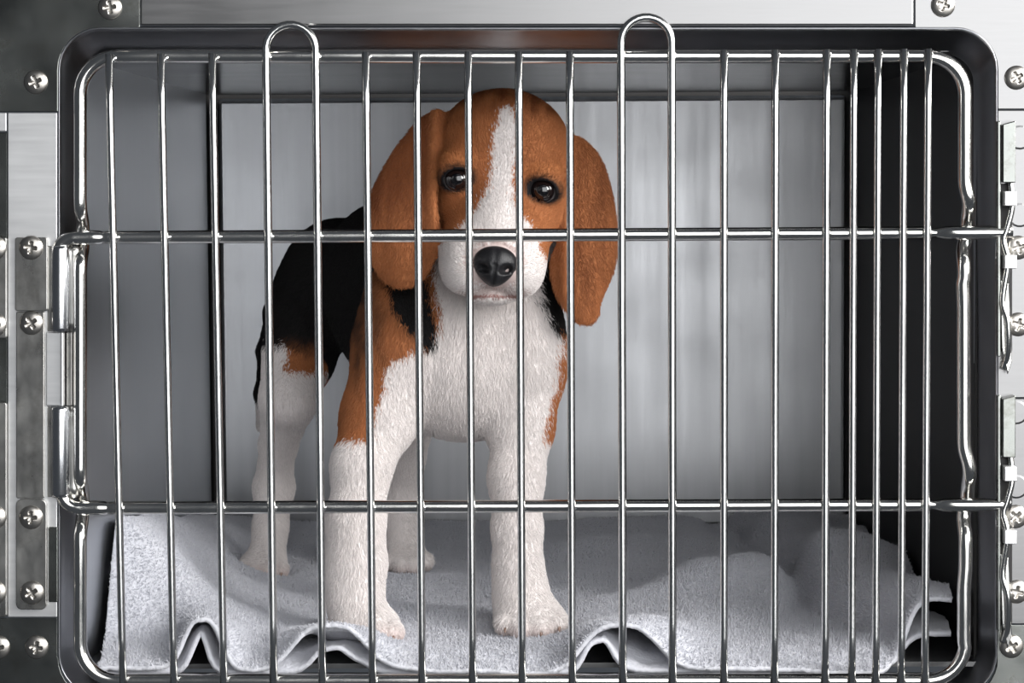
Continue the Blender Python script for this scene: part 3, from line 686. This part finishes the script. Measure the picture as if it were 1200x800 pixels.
# fur
NS = 330000
tri_area = np.linalg.norm(fn, axis=1); pr = tri_area * (0.35 + (fn[:, 1] / (tri_area + 1e-12) < 0.3)); pr /= pr.sum()
fi = rng.choice(len(Q), NS, p=pr); a = rng.random((NS, 1)); c = rng.random((NS, 1))
P0 = (V[Q[fi, 0]] * (1 - a) + V[Q[fi, 1]] * a) * (1 - c) + (V[Q[fi, 3]] * (1 - a) + V[Q[fi, 2]] * a) * c
Nh = NR_[Q[fi, 0]]; gh = grp[Q[fi, 0]]
pxh, pyh = proj(P0)
keep = np.ones(NS, bool)
for ex, ey, _ in EYES: keep &= ~((np.hypot((pxh - ex) / 20, (pyh - ey - 1) / 14) < 1) & (gh == HEAD) & (P0[:, 1] < .14))
NOSE = W(580, 312, .070)
keep &= ~(np.linalg.norm((P0 - NOSE) / np.array([.0175, .02, .0155]), axis=1) < 1)
P0, Nh, gh, pxh, pyh = P0[keep], Nh[keep], gh[keep], pxh[keep], pyh[keep]; NS = len(P0)
flow = np.tile(np.array([0.0, 0.35, -1.0]), (NS, 1))
tr = gh == TRUNK; flow[tr] = (-0.3, 0.7, -0.5)
hd = (gh == HEAD); flow[hd] = P0[hd] - (NOSE + np.array([0, -.01, -.005])); flow[hd] /= np.linalg.norm(flow[hd], axis=1)[:, None]
flow += rng.normal(0, 0.17, (NS, 3))
flow -= Nh * np.sum(flow * Nh, 1)[:, None]; flow /= np.linalg.norm(flow, axis=1)[:, None] + 1e-9
ln = np.select([gh == HEAD, gh == EAR, gh == CHEST, gh == TRUNK], [.0036, .0034, .0066, .0060], .0044) * rng.uniform(.6, 1.2, NS)
ln = np.where((gh == CHEST) | (gh == FLEG), ln * rng.uniform(.8, 1.25, NS), ln)
ln = np.where((gh == HEAD) & (pyh > 250), .0028, ln)
lift = rng.uniform(.14, .34, (NS, 1))
P1 = P0 + (flow * 0.45 + Nh * lift * 0.7) * ln[:, None]; P2 = P0 + (flow * 0.95 + Nh * lift * 0.55) * ln[:, None]
pos = np.stack([P0 - Nh * .0004, P1, P2], 1).reshape(-1, 3).astype(np.float32)
HC = coat(P0, Nh, gh, 3.0) * rng.uniform(.88, 1.10, (NS, 1)); HC = np.clip(HC, 0, .92)
hc = bpy.data.hair_curves.new('fur'); hc.add_curves([3] * NS)
hc.attributes['position'].data.foreach_set('vector', pos.ravel())
ra = hc.attributes.get('radius') or hc.attributes.new('radius', 'FLOAT', 'POINT')
ra.data.foreach_set('value', np.tile(np.array([.00016, .00013, .00003], np.float32), NS))
cc = hc.attributes.new('coat', 'FLOAT_COLOR', 'CURVE'); cc.data.foreach_set('color', np.hstack([HC, np.ones((NS, 1))]).astype(np.float32).ravel())
m, nt, b = mat('fur_strand'); at = N(nt, 'ShaderNodeAttribute', attribute_name='coat'); nt.links.new(at.outputs['Color'], b.inputs['Base Color'])
b.inputs['Roughness'].default_value = 0.6; b.inputs['Specular IOR Level'].default_value = 0.25
hc.materials.append(m)
fur = bpy.data.objects.new('fur', hc); COL.objects.link(fur); fur.parent = dog; fur.matrix_parent_inverse = Matrix.Translation(dog.location).inverted()
tag(fur, 'short smooth white, tan and black coat', kind='stuff')

# eyes
m, nt, b = mat('eye_gloss'); L = nt.links.new
tc = N(nt, 'ShaderNodeTexCoord'); sp = N(nt, 'ShaderNodeVectorMath', operation='LENGTH'); mp = N(nt, 'ShaderNodeMapping'); mp.inputs['Scale'].default_value = (1, 0, 1); L(tc.outputs['Object'], mp.inputs[0]); L(mp.outputs[0], sp.inputs[0])
cr_ = N(nt, 'ShaderNodeValToRGB'); e = cr_.color_ramp.elements; e[0].position = 0.0; e[0].color = (.002, .002, .003, 1); e[1].position = 1; e[1].color = (.06, .05, .05, 1)
for p_, c_ in ((.0040, (.002, .002, .003, 1)), (.0048, (.012, .006, .005, 1)), (.0078, (.010, .006, .006, 1)), (.0086, (.006, .005, .006, 1)), (.0100, (.25, .22, .22, 1))):
    n_ = cr_.color_ramp.elements.new(p_ * 80); n_.color = c_
mu = N(nt, 'ShaderNodeMath', operation='MULTIPLY'); mu.inputs[1].default_value = 80; L(sp.outputs['Value'], mu.inputs[0]); L(mu.outputs[0], cr_.inputs[0]); L(cr_.outputs[0], b.inputs['Base Color'])
b.inputs['Roughness'].default_value = 0.04; b.inputs['Coat Weight'].default_value = 1.0; b.inputs['Coat Roughness'].default_value = 0.01
M_eye = m
for ex, ey, eY in EYES:
    Vv, Ff = blob((0, 0, 0), (.0114, .0114, .0114), [], [], 40, 28)
    Vv, Ff = blob((0, -.0032, 0), (.0088, .0088, .0088), Vv, Ff, 32, 20)
    o = link('eye', mesh_from(Vv, Ff), M_eye, None); o.location = Vector(W(ex, ey + 1, eY)) - dog.location; o.parent = dog
# nose leather
bm = bmesh.new(); bmesh.ops.create_uvsphere(bm, u_segments=64, v_segments=48, radius=1)
for v in bm.verts:
    x, y, z = v.co
    w = 1.0 + 0.12 * z - 0.20 * max(0, -z)                    # wider above, narrow below
    X_ = .0163 * x * w; Y_ = .0100 * y; Z_ = .0150 * z
    if y < 0:
        for s_ in (-1, 1):                                    # nostrils, comma shaped
            d = math.hypot((x - s_ * 0.50) / 0.24, (z + 0.10 - 0.25 * (abs(x) - .5)) / 0.20); Y_ += .0060 * math.exp(-d ** 4 * 0.8)
            d = math.hypot((x - s_ * 0.74) / 0.22, (z + 0.22) / 0.10); Y_ += .0030 * math.exp(-d ** 2)
        Y_ += .0022 * math.exp(-(x / 0.06) ** 2) * (z < 0.15)  # split under the tip
        Y_ -= .0012 * math.exp(-((abs(x) - .2) / .25) ** 2)
    v.co = (X_, Y_, Z_)
me = bpy.data.meshes.new('m'); bm.to_mesh(me); bm.free()
m, nt, b = mat('nose_leather'); L = nt.links.new; b.inputs['Base Color'].default_value = (.012, .012, .014, 1); b.inputs['Roughness'].default_value = 0.42
tc = N(nt, 'ShaderNodeTexCoord'); vo = N(nt, 'ShaderNodeTexVoronoi'); vo.inputs['Scale'].default_value = 900; L(tc.outputs['Object'], vo.inputs[0]); bp = N(nt, 'ShaderNodeBump'); bp.inputs['Strength'].default_value = 0.4; bp.inputs['Distance'].default_value = .0004; L(vo.outputs[0], bp.inputs['Height']); L(bp.outputs[0], b.inputs['Normal'])
o = link('nose', me, m, None); o.parent = dog; o.location = Vector(W(580, 312, .0705)) - dog.location; o.rotation_euler = (0, math.radians(ROLL), 0)
# claws
m, nt, b = mat('claw_horn'); b.inputs['Base Color'].default_value = (.30, .19, .14, 1); b.inputs['Roughness'].default_value = 0.35
for px, py, Y in ((404, 746, .060), (422, 750, .052), (443, 751, .051), (461, 748, .058), (592, 738, .086), (611, 743, .078), (634, 743, .078), (655, 737, .087), (287, 673, .334), (300, 677, .326), (315, 677, .326), (329, 673, .335)):
    w = W(px, py, Y); Vv, Ff = tube([w + np.array([0, .004, .002]), w + np.array([0, 0, .001]), w + np.array([0, -.003, -.0015])], [.0019, .0015, .0004], 8)
    link('claw', mesh_from(Vv, Ff), m, dog)
